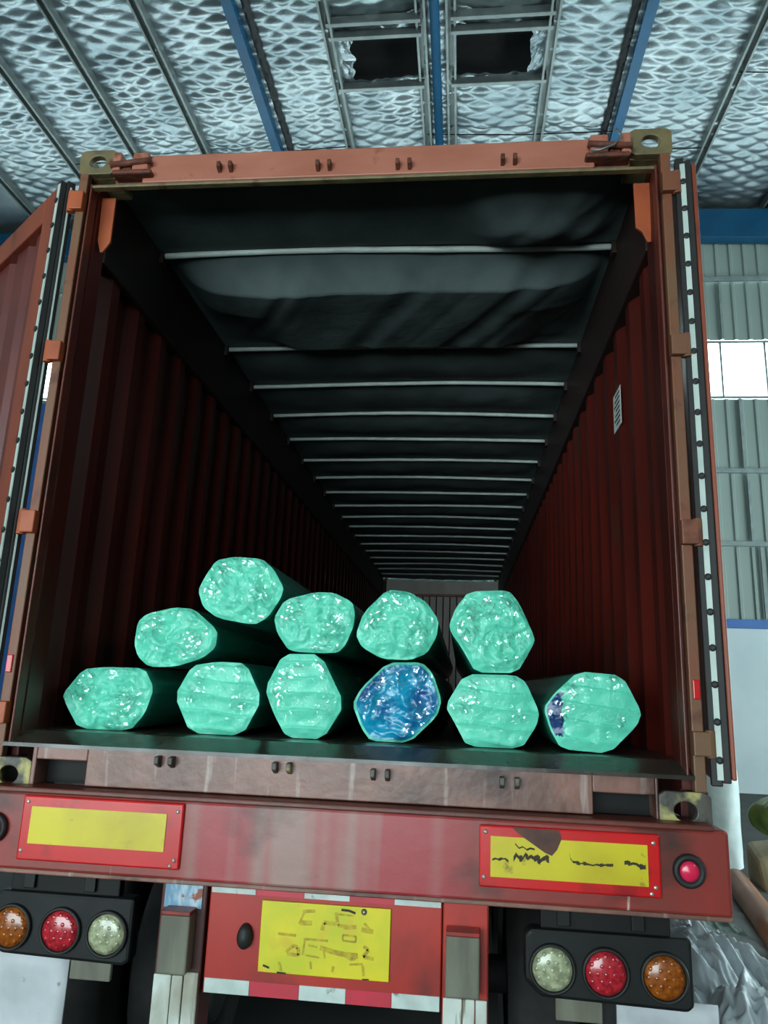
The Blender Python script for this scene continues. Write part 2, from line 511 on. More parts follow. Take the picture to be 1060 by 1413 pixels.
for i in range(len(xs) - 1):
    x0, x1 = xs[i] + .01, xs[i + 1] - .01
    vis = -10.6 < (x0 + x1) / 2 < 11.0
    spans = [(2.6, BY1)]
    xm = (x0 + x1) / 2
    holed = PX[7] - .1 < xm < PX[10] + .1 and (x1 - x0) > .8
    if holed: spans = [(2.6, HOLE_Y[0]), (HOLE_Y[1], BY1)]
    fb = MB()
    for (ya, yb) in spans:
        nu, nv = (max(6, int((x1 - x0) / .032)), int((yb - ya) / .030)) if vis else (6, 20)

        def fn(u, v, ya=ya, yb=yb):
            x, y = x0 + (x1 - x0) * u, ya + (yb - ya) * v
            z = foil_z(x, y, x0, x1)
            if holed and (abs(y - HOLE_Y[0]) < .12 or abs(y - HOLE_Y[1]) < .12):
                z += .06 * noise.noise(Vector((x * 6, y * 3, 1)))
            return (x, y, z)
        fb.grid(nu, nv, fn)
    fb.grid(2, 2, lambda u, v: (x0 + (x1 - x0) * u, BY0 + (2.6 - BY0) * v, roof_z(x0 + (x1 - x0) * u)))
    fb.build('foil_strip', 'foil', ceiling, smooth=True)
    if holed:                                     # torn flap of foil left hanging at the outer end of the gap
        left = xm < RIDGE_X
        xa = x0 if left else x1
        sg = 1 if left else -1

        def fl(u, v):
            wdt = .34 + .14 * noise.noise(Vector((v * 5, xa, 2)))
            x = xa + sg * wdt * u
            y = HOLE_Y[0] + (HOLE_Y[1] - HOLE_Y[0]) * v
            return (x, y, roof_z(x) - .02 - .10 * u * abs(noise.noise(Vector((x * 6, y * 6, 5)))) - .05 * u)
        MB().grid(8, 18, fl).build('torn_foil_flap', 'foil', ceiling)
        hb = MB()
        hb.grid(1, 1, lambda u, v: (x0 + (x1 - x0) * u, HOLE_Y[0] - .3 + (HOLE_Y[1] - HOLE_Y[0] + .6) * v, RIDGE_Z + .3))
        hb.build('roof_gap_shade', 'black_void', ceiling)  # black sheet painted in for the unlit space above the gap

for k, x in enumerate(PX):
    if not BX0 + .2 < x < BX1 - .2: continue
    z = roof_z(x) - .02
    b = MB()
    blue = k in (6, 11)
    wd, ht = (.17, .16) if not blue else (.15, .22)
    s = 1 if x < RIDGE_X else -1                  # channel opens towards the ridge
    if blue:
        b.box(x - wd / 2, x + wd / 2, BY0, BY1, z - ht, z)
        b.box(x - wd / 2 - .03, x - wd / 2, BY0, BY1, z - ht, z - ht + .012)
    else:
        for q in (-1, 1):
            b.box(x + q * wd / 2 - .005, x + q * wd / 2 + .005, BY0, BY1, z - ht, z)
            b.box(*sorted((x + q * wd / 2, x + q * (wd / 2 - .036))), BY0, BY1, z - ht - .005, z - ht + .005)
        b.box(x - wd / 2, x + wd / 2, BY0, BY1, z - .01, z)
    b.build('purlin', 'blue' if blue else 'galv', ceiling, label='blue painted roof purlin' if blue else None)
    if blue:                                      # ruffled seam of foil beside the blue purlin
        sb = MB()
        sb.grid(4, 330, lambda u, v: (x + s * (.17 + .13 * u), 2.6 + 10.4 * v, z - .04 - .07 * abs(noise.noise(Vector((u * 3, v * 60, x)))) -
                                      .05 * math.sin(math.pi * u)))
        sb.build('foil_seam', 'sheetroof', ceiling)
b = MB()
b.tube([(RIDGE_X - .02, BY0, RIDGE_Z - .16), (RIDGE_X - .02, BY1, RIDGE_Z - .16)], .085, 12)
b.build('ridge_pipe', 'blue', ceiling, smooth=True, label='blue ridge pipe between two purlins')
for (xa, xb) in ((PX[7], PX[8]), (PX[9], PX[10])):
    for yc in (HOLE_Y[0] - .34, HOLE_Y[0] - .06, HOLE_Y[1] + .05):
        b = MB()
        z = RIDGE_Z - .1
        b.box(xa, xb, yc - .006, yc + .006, z - .14, z)
        b.box(xa, xb, yc, yc + .07, z - .146, z - .134)
        b.box(xa, xb, yc, yc + .07, z - .006, z + .006)
        b.build('cross_channel', 'galv', ceiling)
for (xa, xb, y) in ((PX[3], PX[7], 10.6), (PX[10], PX[12], 10.9), (PX[12], PX[14], 9.0), (PX[8], PX[11], 10.4)):
    b = MB()
    b.tube([(xa, y, roof_z(xa) - .14), ((xa + xb) / 2, y + .03, roof_z((xa + xb) / 2) - .17), (xb, y, roof_z(xb) - .14)], .012, 6)
    b.build('tie_rod', 'blackmetal', ceiling)


# walls
def wall_rect(b, axis, pos, th, u0, u1, z0, z1):
    if axis == 'y': b.box(u0, u1, pos, pos + th, z0, z1)
    else: b.box(pos, pos + th, u0, u1, z0, z1)


b = MB()
TOP = RIDGE_Z + .35
b.box(BX0, BX1, BY1, BY1 + .2, 0, 3.13)
wall_back = tag(b.build('wall_back', 'plaster'), 'far gable wall, white plaster below and ribbed cladding above', kind='structure')
rows = [(3.30, 4.82), (4.86, 6.38), (6.42, 8.03), (9.42, 10.85), (10.89, 12.9)]
PW = 1.8
for (z0, z1) in rows:
    b = MB()
    prof = []
    nr = 6
    for k in range(nr):
        u = k * PW / nr
        prof += [(u, .0), (u + .20, 0), (u + .225, -.035), (u + .275, -.035), (u + .30 - 1e-4, 0)]
    prof.append((PW, 0))
    vs = []
    for (u, d) in prof: vs += [(BX0 + u, BY1 + .06 + d, z0), (BX0 + u, BY1 + .06 + d, z1)]
    b.add(vs, [(2 * i, 2 * i + 2, 2 * i + 3, 2 * i + 1) for i in range(len(prof) - 1)])
    p0 = b.build('cladding_panel', 'clad', wall_back, solid=.004)
    for k in range(1, 15): inst(p0, (k * PW, 0, 0))
for zc in (4.84, 6.40, 10.87):
    b = MB(); b.box(BX0, BX1, BY1 - .06, BY1 + .02, zc - .05, zc + .05)
    b.build('girt', 'girt', wall_back, bevel=.008)
for (x, z0, z1) in ((6.05, 9.42, 10.85), (6.30, 6.45, 8.02), (6.35, 4.88, 6.38), (6.5, 3.32, 4.8), (-9.3, 3.32, 8.0)):
    b = MB(); b.box(x - .025, x + .025, BY1 - .03, BY1 + .02, z0, z1)
    b.build('seam_strip', 'girt', wall_back)
b = MB(); b.box(BX0, BX1, BY1 - .03, BY1 + .19, 3.12, 3.30)
tag(b.build('trim_1', 'blue2', bevel=.01), 'blue flashing strip along the far wall above the white plaster', kind='structure')
b = MB()
for (xa, xb) in ((BX0, RIDGE_X), (RIDGE_X, BX1)):
    za, zb = roof_z(xa) - .26, roof_z(xb) - .26
    b.prism([(xa, BY1 - .30, za - .72), (xb, BY1 - .30, zb - .72), (xb, BY1 - .30, zb), (xa, BY1 - .30, za)], (0, .28, 0))
tag(b.build('trim_2', 'blue', bevel=.01), 'blue gable rafter under the foil roof at the far wall', kind='structure')


def ribbon(idx, axis, pos, u0, u1, label, pitch=.91):
    """ribbon window: frame, mullions and one pane per bay"""
    fr = MB()
    for (z0, z1) in ((WIN_Z0, WIN_Z0 + .05), (WIN_Z1 - .05, WIN_Z1)):
        wall_rect(fr, axis, pos, .08, u0, u1, z0, z1)
    o = tag(fr.build('window_%d' % idx, 'galv'), label, kind='structure')
    n = int((u1 - u0) / pitch)
    p0 = mm = None
    for k in range(n + 1):
        u = u0 + k * (u1 - u0) / n
        if mm is None:
            q = MB(); wall_rect(q, axis, pos + .01, .05, u - .02, u + .02, WIN_Z0 + .05, WIN_Z1 - .05); mm = q.build('mullion', 'galv', o)
        else:
            inst(mm, (u - u0, 0, 0) if axis == 'y' else (0, u - u0, 0))
        if k < n:
            if p0 is None:
                q = MB(); w0, w1 = u + .02, u + (u1 - u0) / n - .02
                if axis == 'y': q.add([(w0, pos + .03, WIN_Z0 + .05), (w1, pos + .03, WIN_Z0 + .05), (w1, pos + .03, WIN_Z1 - .05), (w0, pos + .03, WIN_Z1 - .05)], [(0, 1, 2, 3)])
                else: q.add([(pos + .03, w0, WIN_Z0 + .05), (pos + .03, w1, WIN_Z0 + .05), (pos + .03, w1, WIN_Z1 - .05), (pos + .03, w0, WIN_Z1 - .05)], [(0, 1, 2, 3)])
                p0 = q.build('pane', 'glass', o)
            else:
                inst(p0, (u - u0, 0, 0) if axis == 'y' else (0, u - u0, 0))
    return o


ribbon(1, 'y', BY1 + .04, -13.5, 12.5, 'bright ribbon window high in the far wall', 26.0 / 28)
ribbon(2, 'x', BX0 - .1, -9.0, -5.0, 'unseen ribbon window high in the left wall, added to light the roof foil', 1.3)  # out of view, added so daylight reaches the foil
ribbon(3, 'x', BX1 + .02, -9.0, 12.5, 'unseen ribbon window high in the right wall, added to light the roof foil', 1.3)  # also unseen, the long one added to brighten the foil
for (nm, x0, lab) in (('wall_left', BX0 - .2, 'left warehouse wall'), ('wall_right', BX1, 'right warehouse wall')):
    b = MB()
    if nm == 'wall_left': b.box(x0, x0 + .2, BY0, BY1 + .2, 0, WIN_Z0)
    else:
        b.box(x0, x0 + .2, BY0, SIDE_Y0, 0, WIN_Z0); b.box(x0, x0 + .2, SIDE_Y1, BY1 + .2, 0, WIN_Z0); b.box(x0, x0 + .2, SIDE_Y0, SIDE_Y1, SIDE_Z, WIN_Z0)
    b.box(x0, x0 + .2, BY0, BY1 + .2, WIN_Z1, TOP)
    b.box(x0, x0 + .2, BY0, -9.0, WIN_Z0, WIN_Z1); b.box(x0, x0 + .2, -5.0 if nm == 'wall_left' else 12.5, BY1 + .2, WIN_Z0, WIN_Z1)
    tag(b.build(nm, 'clad'), lab, kind='structure')
b = MB()
b.box(BX0, DOOR_X0, BY0 - .2, BY0, 0, TOP); b.box(DOOR_X1, BX1, BY0 - .2, BY0, 0, TOP); b.box(DOOR_X0, DOOR_X1, BY0 - .2, BY0, DOOR_Z, TOP)
tag(b.build('wall_front', 'clad'), 'front warehouse wall with the open loading gate', kind='structure')
# tall blue sheet door in the far wall, seen through the gap beside the left container door
b = MB(); b.box(-12.4, -8.6, BY1 - .10, BY1 - .05, 0, 7.9)
d1 = tag(b.build('door_1', 'blue2'), 'tall blue sheet steel door in the far wall', kind='structure')
for k in range(9):
    b = MB(); b.box(-12.4 + k * .465, -12.32 + k * .465, BY1 - .13, BY1 - .10, 0, 7.9); b.build('door_rib', 'blue2', d1)

# ================================================================== THE CONTAINER
D = DECK
con = thing('shipping_container', (0, 0, D), 'open-top brown-red shipping container with open rear doors loaded on the trailer', 'container')
# corner castings
for sx_ in (-1, 1):
    for (zb, mt) in ((2.469, 'olive'), (0.0, 'dark_casting')):
        for yb in (0.0, 12.014):
            # rear face with an oval hole: ring of faces round an oval, walls going in
            x0, x1 = sorted((sx_ * 1.057, sx_ * 1.219))
            b = MB(D)
            cx, czz = (x0 + x1) / 2, zb + .059
            n = 24
            ov, sq = [], []
            for k in range(n):
                a = 2 * math.pi * k / n
                c, s = math.cos(a), math.sin(a)
                ov.append((cx + .036 * c, czz + .030 * s))
                q = 1 / max(abs(c) / .081, abs(s) / .059)
                sq.append((cx + q * c, czz + q * s))
            dp = .03 if yb == 0 else .178
            vs = [(x, yb, z) for x, z in ov] + [(x, yb, z) for x, z in sq] + [(x, yb + dp, z) for x, z in ov] + [(x, yb + dp, z) for x, z in sq]
            fs = []
            for k in range(n):
                j = (k + 1) % n
                fs += [(k, j, n + j, n + k), (2 * n + j, 2 * n + k, 3 * n + k, 3 * n + j), (j, k, 2 * n + k, 2 * n + j), (n + k, n + j, 3 * n + j, 3 * n + k)]
            b.add(vs, fs)
            if yb == 0:                           # hollow: outer cheek and base plate
                b.box(*sorted((sx_ * 1.19, sx_ * 1.219)), .03, .178, zb, zb + .118)
                b.box(*sorted((sx_ * 1.057, sx_ * 1.19)), .03, .178, zb, zb + .022)
            b.build('corner_casting', mt, con, bevel=.004)
# corner posts: outer channel, inner flange
for s in (-1, 1):
    b = MB(D)
    b.box(*sorted((s * 1.168, s * 1.205)), -.005, .03, .118, 2.469)
    b.box(*sorted((s * 1.19, s * 1.215)), .03, .16, .118, 2.469)
    b.build('corner_post', 'tan', con, bevel=.004)
    b = MB(D)
    b.box(*sorted((s * 1.146, s * 1.154)), -.002, .05, .165, 2.42)
    b.box(*sorted((s * 1.155, s * 1.19)), .05, .06, .165, 2.42)
    b.build('post_flange', 'brown', con, bevel=.003)
    b = MB(D)
    b.box(*sorted((s * 1.146, s * 1.21)), .06, .16, .118, 2.469)
    b.build('post_channel', 'inner', con)
    # gusset plate under the header
    if s > 0: g = [(1.085, 2.405), (1.150, 2.405), (1.144, 2.14), (1.13, 2.14), (1.11, 2.187), (1.087, 2.205)]
    else: g = [(-1.146, 2.415), (-1.083, 2.415), (-1.082, 2.20), (-1.110, 2.155), (-1.122, 2.152), (-1.14, 2.21)]
    b = MB(D); b.prism([(x, .085, z) for x, z in g], (0, .012, 0)); b.build('gusset_plate', 'orange', con, bevel=.002)
# header
b = MB(D); b.box(-.93, .92, -.004, .045, 2.416, 2.546); b.build('header_beam', 'header', con, bevel=.006)
b = MB(D); b.box(-1.15, 1.15, .0, .03, 2.403, 2.417); b.build('header_drip_strip', 'olive', con, bevel=.004)
b = MB(D); b.box(-1.06, 1.06, .02, .06, 2.43, 2.53); b.build('header_core', 'rust', con, bevel=.006)
for s in (-1, 1):                                 # hinge blocks of the swing header
    for (xa, xb, za, zb_, ya, mt) in ((.90, .97, 2.44, 2.545, -.03, 'header'), (.975, 1.02, 2.45, 2.52, -.02, 'rust'), (1.02, 1.057, 2.455, 2.55, -.03, 'header'),
                                      (.88, 1.05, 2.436, 2.458, -.04, 'rust')):
        b = MB(D); b.box(*sorted((s * xa, s * xb)), ya, .08, za, zb_); b.build('header_hinge_block', mt, con, bevel=.008)
    b = MB(D); b.tube([(s * .89, -.03, 2.50), (s * 1.06, -.03, 2.485)], .014, 10); b.build('header_pin', 'rust', con, smooth=True)
b = MB(D); b.tube([(1.0, -.035, 2.56), (1.015, -.05, 2.52), (.985, -.055, 2.47), (.93, -.05, 2.455), (.90, -.045, 2.46)], .005, 6)
b.build('seal_wire', 'galv', con, smooth=True, label='thin pale wire twisted round the header pin')
# keeper lugs on header and sill (for the locking bars)
for (x, z, top) in ((-.572, 2.467, 1), (-.158, 2.457, 1), (.168, 2.45, 1), (.586, 2.453, 1), (-.572, .128, 0), (-.164, .128, 0), (.166, .122, 0), (.587, .118, 0)):
    for d in (-.024, .024):
        b = MB(D)
        hgt = .02
        b.prism([(x + d - .008, -.004, z - hgt), (x + d + .008, -.004, z - hgt), (x + d + .008, -.034, z - hgt * .4), (x + d + .008, -.034, z + hgt * .9),
                 (x + d - .008, -.034, z + hgt * .9), (x + d - .008, -.034, z - hgt * .4)][:0] or
                [(x + d - .008, 0, z - hgt), (x + d - .008, -.034, z - hgt * .3), (x + d - .008, -.034, z + hgt * .9), (x + d - .008, 0, z + hgt)], (.016, 0, 0))
        b.build('bar_keeper', 'rust' if top else 'dark_casting', con, bevel=.003)
# sill with two pockets
b = MB(D)
for (xa, xb, za, zb_) in ((-1.057, -1.041, .03, .165), (-.856, .852, .035, .165), (1.047, 1.057, .03, .165), (-1.041, -.856, .116, .165), (.852, 1.047, .103, .165)):
    b.box(xa, xb, .0, .12, za, zb_)
b.build('door_sill', 'sill', con, bevel=.004)
for (xa, xb, za, zb_) in ((-1.041, -.856, .03, .116), (.852, 1.047, .03, .103)):
    b = MB(D); b.box(xa, xb, .085, .118, za, zb_); b.build('pocket_back', 'blackmetal', con)
b = MB(D)
b.prism([(-1.17, -.006, .155), (-1.17, -.006, .168), (-1.17, .10, .205), (-1.17, .16, .205), (-1.17, .16, .155)], (2.34, 0, 0))
b.build('threshold_plate', 'wet', con)
# floor sheets
k = 0
y = .16
while y < 12.0:
    y2 = min(y + 2.44, 12.05)
    for (xa, xb) in ((-1.165, -.002), (.002, 1.165)):
        b = MB(D); b.box(xa, xb, y + .002, y2 - .002, .17, .205); b.build('floor_sheet', 'ply', con)
    y = y2
# corrugated side walls
for s in (-1, 1):
    b = MB(D)
    prof = []
    y = .16
    xi, xo = 1.163, 1.199
    while y < 12.0:
        prof += [(y, xo), (y + .07, xo), (y + .138, xi), (y + .21, xi)]
        y += .278
    prof.append((12.06, xo))
    vs = []
    for (yy, xx) in prof: vs += [(s * xx, yy, .16), (s * xx, yy, 2.16)]
    b.add(vs, [(2 * i, 2 * i + 2, 2 * i + 3, 2 * i + 1) for i in range(len(prof) - 1)])
    b.build('corrugated_side_wall', 'inner', con, solid=.003)
    b = MB(D); b.box(*sorted((s * 1.14, s * 1.212)), .16, 12.05, 2.15, 2.545); b.build('top_side_rail', 'darkrail', con, bevel=.005)
    b = MB(D); b.box(*sorted((s * 1.166, s * 1.212)), .16, 12.05, .02, .17); b.build('bottom_side_rail', 'brown', con, bevel=.005)
    for yb in [0.70] + [1.78 + .605 * k for k in range(17)]:
        pass
# front end wall: header box, red backing, pale boards
b = MB(D); b.box(-1.16, 1.16, 12.08, 12.12, .17, 2.5); b.build('front_wall', 'darkred', con)
b = MB(D); b.box(-1.06, 1.13, 11.95, 12.08, 2.22, 2.46); b.build('front_header', 'frontboard', con, bevel=.01)
b = MB(D); b.box(-1.06, 1.13, 12.0, 12.08, 2.46, 2.50); b.build('front_header_cap', 'bow', con, bevel=.01)
b = MB(D); b.box(-1.16, 1.16, 12.0, 12.08, 2.19, 2.22); b.build('front_rail', 'red', con)
for k in range(17):
    x = -1.13 + k * .134
    b = MB(D); b.box(x, x + .108, 12.04, 12.078, .22, 2.18); b.build('front_board', 'frontboard', con, bevel=.004)
# roof bows
BOWY = [.70] + [1.78 + .605 * k for k in range(17)]
for i, yb in enumerate(BOWY):
    b = MB(D)
    r = random.Random(i)
    pts = []
    for k in range(25):
        t = k / 24
        x = -1.135 + 2.27 * t
        z = 2.522 + .028 * math.sin(math.pi * t) * (0.5 + r.random() * .1) + (.008 * math.sin(6 * t + i) if i == 0 else .004 * math.sin(5 * t + 2 * i))
        pts.append((x, yb + .01 * math.sin(3 * t + i), z))
    b.tube(pts, .0155 if i < 1 else .014, 10)
    b.build('roof_bow', 'bow', con, smooth=True)
for s in (-1, 1):                                 # bow sockets along the rails
    for yb in BOWY:
        b = MB(D); b.box(*sorted((s * 1.118, s * 1.142)), yb - .03, yb + .03, 2.47, 2.54); b.build('bow_socket', 'darkrail', con, bevel=.004)
# label on the right inner wall
b = MB(D); b.box(1.1585, 1.1605, .80, .965, 1.655, 1.845)
lab = b.build('paper_label', 'label', con, label='small white printed label on the corrugated wall')
for k in range(7):
    b = MB(D); b.box(1.1570, 1.1586, .82, .90 + .05 * ((k * 37) % 10) / 10, 1.675 + k * .024, 1.683 + k * .024); b.build('printed_line', 'black', lab)
# hinges and red reflectors
for s in (-1, 1):
    for z0, z1 in ((2.285, 2.37), (1.61, 1.69), (.915, 1.0), (.23, .305)):
        b = MB(D)
        b.box(*sorted((s * 1.165, s * 1.222)), -.03, .012, z0, z1)
        b.tube([(s * 1.222, -.012, z0 - .006), (s * 1.222, -.012, z1 + .006)], .016, 10)
        b.build('hinge', 'tan' if s > 0 else 'orange', con, bevel=.004)
    b = MB(D); b.box(*sorted((s * 1.178, s * 1.200)), -.012, -.005, .405, .468); b.build('red_reflector', 'refred', con, bevel=.003, label='small red reflector')
# doors: u runs from the hinge to the free edge, n is the inside face's normal
def door(hx, hy, du, nn, label):
    du, nn = Vector(du), Vector(nn)

    def P(u, z, n): return Vector((hx, hy, 0)) + du * u + nn * n + Vector((0, 0, z))

    def bx(b, u0, u1, z0, z1, n0, n1):
        return b.add([P(u0, z0, n0), P(u1, z0, n0), P(u1, z0, n1), P(u0, z0, n1), P(u0, z1, n0), P(u1, z1, n0), P(u1, z1, n1), P(u0, z1, n1)],
                     [(0, 3, 2, 1), (4, 5, 6, 7), (0, 1, 5, 4), (1, 2, 6, 5), (2, 3, 7, 6), (3, 0, 4, 7)])
    Wd, z0, z1 = 1.14, .16, 2.405
    b = MB(D)
    bx(b, .03, .15, z0, z1, -.03, .03); bx(b, Wd - .1, Wd, z0, z1, -.03, .03)
    bx(b, .15, Wd - .1, z1 - .12, z1, -.03, .03); bx(b, .15, Wd - .1, z0, z0 + .12, -.03, .03)
    if hx > 0: bx(b, .0, .05, z0, z1, .031, .046)
    d = b.build('container_door', 'doorframe', con, bevel=.005, label=label)
    # panel with shallow corrugations
    b = MB(D)
    prof, u = [], .15
    for k in range(4):
        prof += [(u, .0), (u + .12, 0), (u + .15, -.028), (u + .1999, -.028), (u + .2225, 0)]
        u += .2225
    prof = [(min(a, Wd - .1), c) for a, c in prof]
    vs = []
    for (u, n) in prof: vs += [P(u, z0 + .12, n), P(u, z1 - .12, n)]
    b.add(vs, [(2 * i, 2 * i + 2, 2 * i + 3, 2 * i + 1) for i in range(len(prof) - 1)])
    b.build('door_panel', 'doorpanel', d, solid=.003)
    b = MB(D); bx(b, .0, .036, z0 - .01, z1 + .02, .004, .030); b.build('rubber_seal', 'rubber', d, bevel=.004)
    b = MB(D); bx(b, -.004, .0305, z0 - .02, z1 + .03, -.030, .004); b.build('seal_lip', 'rubber', d, bevel=.004)
    b = MB(D)
    if hx < 0:
        bx(b, -.002, .017, z0, z1, .0301, .034)
        bx(b, -.008, -.004, z0, z1, -.014, -.008)
    else:
        bx(b, -.008, -.004, z0, z1, -.012, .006)
    b.build('seal_strip', 'gasket', d, label='pale strip holding the door seal')
    c0 = None
    for k in range(19):
        z = z0 + .06 + k * .117
        if c0 is None:
            b = MB(D); b.lathe(P(*((.0075, z, .033) if hx < 0 else (-.007, z, -.003))), nn if hx < 0 else -du, [(.012, 0), (.012, .005), (.006, .008)], 10)
            c0 = b.build('seal_clip', 'rubber', d)
        else:
            inst(c0, (0, 0, k * .117))
    # locking bars on the outside face
    for u in (.42, .82):
        b = MB(D); b.tube([P(u, z0 - .02, -.06), P(u, z1 + .02, -.06)], .017, 10); lb = b.build('locking_bar', 'galv', d, smooth=True)
        b = MB(D)
        for zc in (.5, 1.0, 1.6, 2.1): bx(b, u - .04, u + .04, zc - .03, zc + .03, -.08, -.03)
        b.build('bar_bracket', 'rust', d, bevel=.004)
        b = MB(D); bx(b, u, u + .38, 1.12, 1.15, -.09, -.075); b.build('bar_handle', 'galv', d, bevel=.004)
    return d


tl = math.radians(52)
door(-1.252, -.005, (-math.sin(tl), math.cos(tl), 0), (-math.cos(tl), -math.sin(tl), 0), 'open left container door seen from inside')
tr = math.radians(11)
door(1.248, -.012, (math.sin(tr), math.cos(tr), 0), (math.cos(tr), -math.sin(tr), 0), 'open right container door folded back, seen edge-on')

# ================================================================== TARPAULIN over the bows
def tarp_z(x, y):
    base = 2.548 + .016 * math.cos(math.pi * x / 2.4)
    e = max(0.0, 1 - (abs(x) / 1.13) ** 4)
    nz1 = noise.noise(Vector((x * 2.2, y * 2.0, 1.7)))
    nz2 = noise.noise(Vector((x * 7, y * 4.5, 4.7)))
    z = base
    if y < .70:
        t = (y - .10) / .60
        right = math.exp(-((x - .80) / .30) ** 4)
        z -= math.sin(math.pi * t) ** .8 * (.02 + .13 * right) * e
        z += (.022 * nz2 * (.4 + 1.2 * right) + .05 * right * (abs(noise.noise(Vector((x * 5 + y * 4, y * 2, 8)))) - .2)) * math.sin(math.pi * t) - .012
    elif y < 1.78:                                # a bow is missing here: the sheet hangs in a deep bag
        d = y - .70
        e1 = max(0.0, 1 - (abs(x) / 1.11) ** 8)
        if d < .20: q = (d / .20) ** 1.05
        elif d < .92: q = 1 - .22 * (d - .20) / .72
        else: q = .78 * (1 - (d - .92) / .16) ** .8
        inner = 1 if d < .45 else 1 - (d - .45) / .63 * min(1, max(0, (abs(x) - .62) / .25))
        z -= (.158 + .022 * nz1) * q * e1 * max(inner, 0)
        ang = abs(noise.noise(Vector((x * 5.5 + d * 3, 2.2, 0)))) * 2 - .35
        z += .018 * max(0, ang) * min(1, d / .1) * e1 + .006 * nz2 * min(1, d / .1)
    else:
        k = 0
        for i in range(1, len(BOWY) - 1):
            if BOWY[i] <= y < BOWY[i + 1]: k = i
        if k == 0: t, k = 0.5, 99
        else: t = (y - BOWY[k]) / (BOWY[k + 1] - BOWY[k])
        z -= math.sin(math.pi * t) * .04 * e * (1 + .4 * nz1)
        z += .008 * nz2 * math.sin(math.pi * t)
    return z


b = MB(D)
NY = 560


def tfn(u, v):
    x = -1.195 + 2.39 * u
    y = .105 + (v ** 1.6) * 11.95
    return (x, y, tarp_z(x, y))


b.grid(120, NY, tfn)
tp = b.build('tarpaulin', 'tarp', smooth=True, solid=.003)
tag(tp, 'dark grey tarpaulin sagging over the roof bows of the container', 'tarpaulin')

# ================================================================== THE TRAILER
tra = thing('semi_trailer', (0, 0, 0), 'red flatbed semi-trailer under the container with lamps and yellow plates', 'trailer')
yb = -.06
b = MB(D); b.box(-1.245, 1.245, yb, .10, -.228, .018); beam = b.build('rear_beam', 'beam', tra, bevel=.012, label='streaked red and pinkish grey rear cross beam')
b = MB(D); b.box(-1.2, 1.2, yb - .012, .05, .014, .032); b.build('beam_top_flange', 'brown', tra, bevel=.005)
b = MB(D); b.box(-1.24, 1.24, yb - .006, .02, -.236, -.222); b.build('beam_bottom_flange', 'sill', tra, bevel=.004)
# red and yellow marker boards
for (xa, xb, za, zb_, ya, yb2, zc, zd) in ((-1.025, -.468, -.194, .008, -.990, -.523, -.141, -.026), (.490, 1.037, -.182, -.002, .525, .998, -.150, -.033)):
    b = MB(D); b.box(xa, xb, yb - .012, yb + .002, za, zb_)
    rp = b.build('marker_board', 'refred', tra, bevel=.006, label='red bordered reflective marker board')
    b = MB(D); b.box(ya, yb2, yb - .015, yb - .011, zc, zd); b.build('yellow_sheet', 'refyel', rp, label='yellow reflective centre')
    for (x, z) in ((xa + .02, zb_ - .02), (xa + .015, za + .03), (xb - .02, zb_ - .025), (xb - .018, za + .03), (xb - .03, za + .012)):
        b = MB(D); b.lathe((x, yb - .012, z), (0, -1, 0), [(.007, 0), (.006, .003), (.002, .005)], 8); b.build('screw', 'screw', rp)
    if xa > 0:                                    # black scuffs across the right board
        def stroke(pts, wd):
            q = MB(D)
            for i in range(len(pts) - 1):
                (xa_, za_), (xb_, zb2) = pts[i], pts[i + 1]
                w0 = wd * (.5 + random.random()) / 2
                q.add([(xa_, yb - .0156, za_ - w0), (xb_, yb - .0156, zb2 - w0 * .8), (xb_, yb - .0156, zb2 + w0), (xa_, yb - .0156, za_ + w0 * .9)], [(0, 1, 2, 3)])
            q.build('scuff_mark', 'black', rp)
        q = MB(D)
        q.add([(x, yb - .0154, z) for x, z in ((.590, -.004), (.735, -.006), (.742, -.03), (.728, -.062), (.712, -.080), (.69, -.072), (.655, -.05), (.61, -.022))], [tuple(range(8))])
        q.build('dirt_smear', 'smear', rp)
        r = random.Random(3)
        stroke([(.53 + i * .01, -.098 + .006 * r.uniform(-1, 1)) for i in range(6)], .008)
        stroke([(.595 + i * .009, -.088 + .008 * r.uniform(-1, 1) - i * .0004) for i in range(13)], .020)
        stroke([(.765, -.068), (.767, -.083), (.775, -.094)], .004)
        stroke([(.775 + i * .01, -.094 - .004 * math.sin(i / 5) + .002 * r.uniform(-1, 1)) for i in range(13)], .008)
        stroke([(.928 + i * .009, -.086 - .0012 * i + .003 * r.uniform(-1, 1)) for i in range(8)], .014)
        stroke([(.535, -.055), (.537, -.13)], .004)
        stroke([(.60 + i * .012, -.062 + .012 * r.uniform(-1, 1)) for i in range(6)], .005)
# round side markers
for s in (-1, 1):
    b = MB(D); b.lathe((s * 1.119, yb, -.100), (0, -1, 0), [(.047, 0), (.049, .012), (.044, .022), (.031, .020), (.030, .008)], 28)
    rm = b.build('round_marker_lamp', 'rubber', tra, smooth=True, label='round red lamp in a black rubber ring')
    b = MB(D); b.lathe((s * 1.119, yb - .006, -.100), (0, -1, 0), [(.0305, 0), (.029, .010), (.02, .015), (0, .017)], 24); b.build('lens', 'lens_pink', rm, smooth=True)
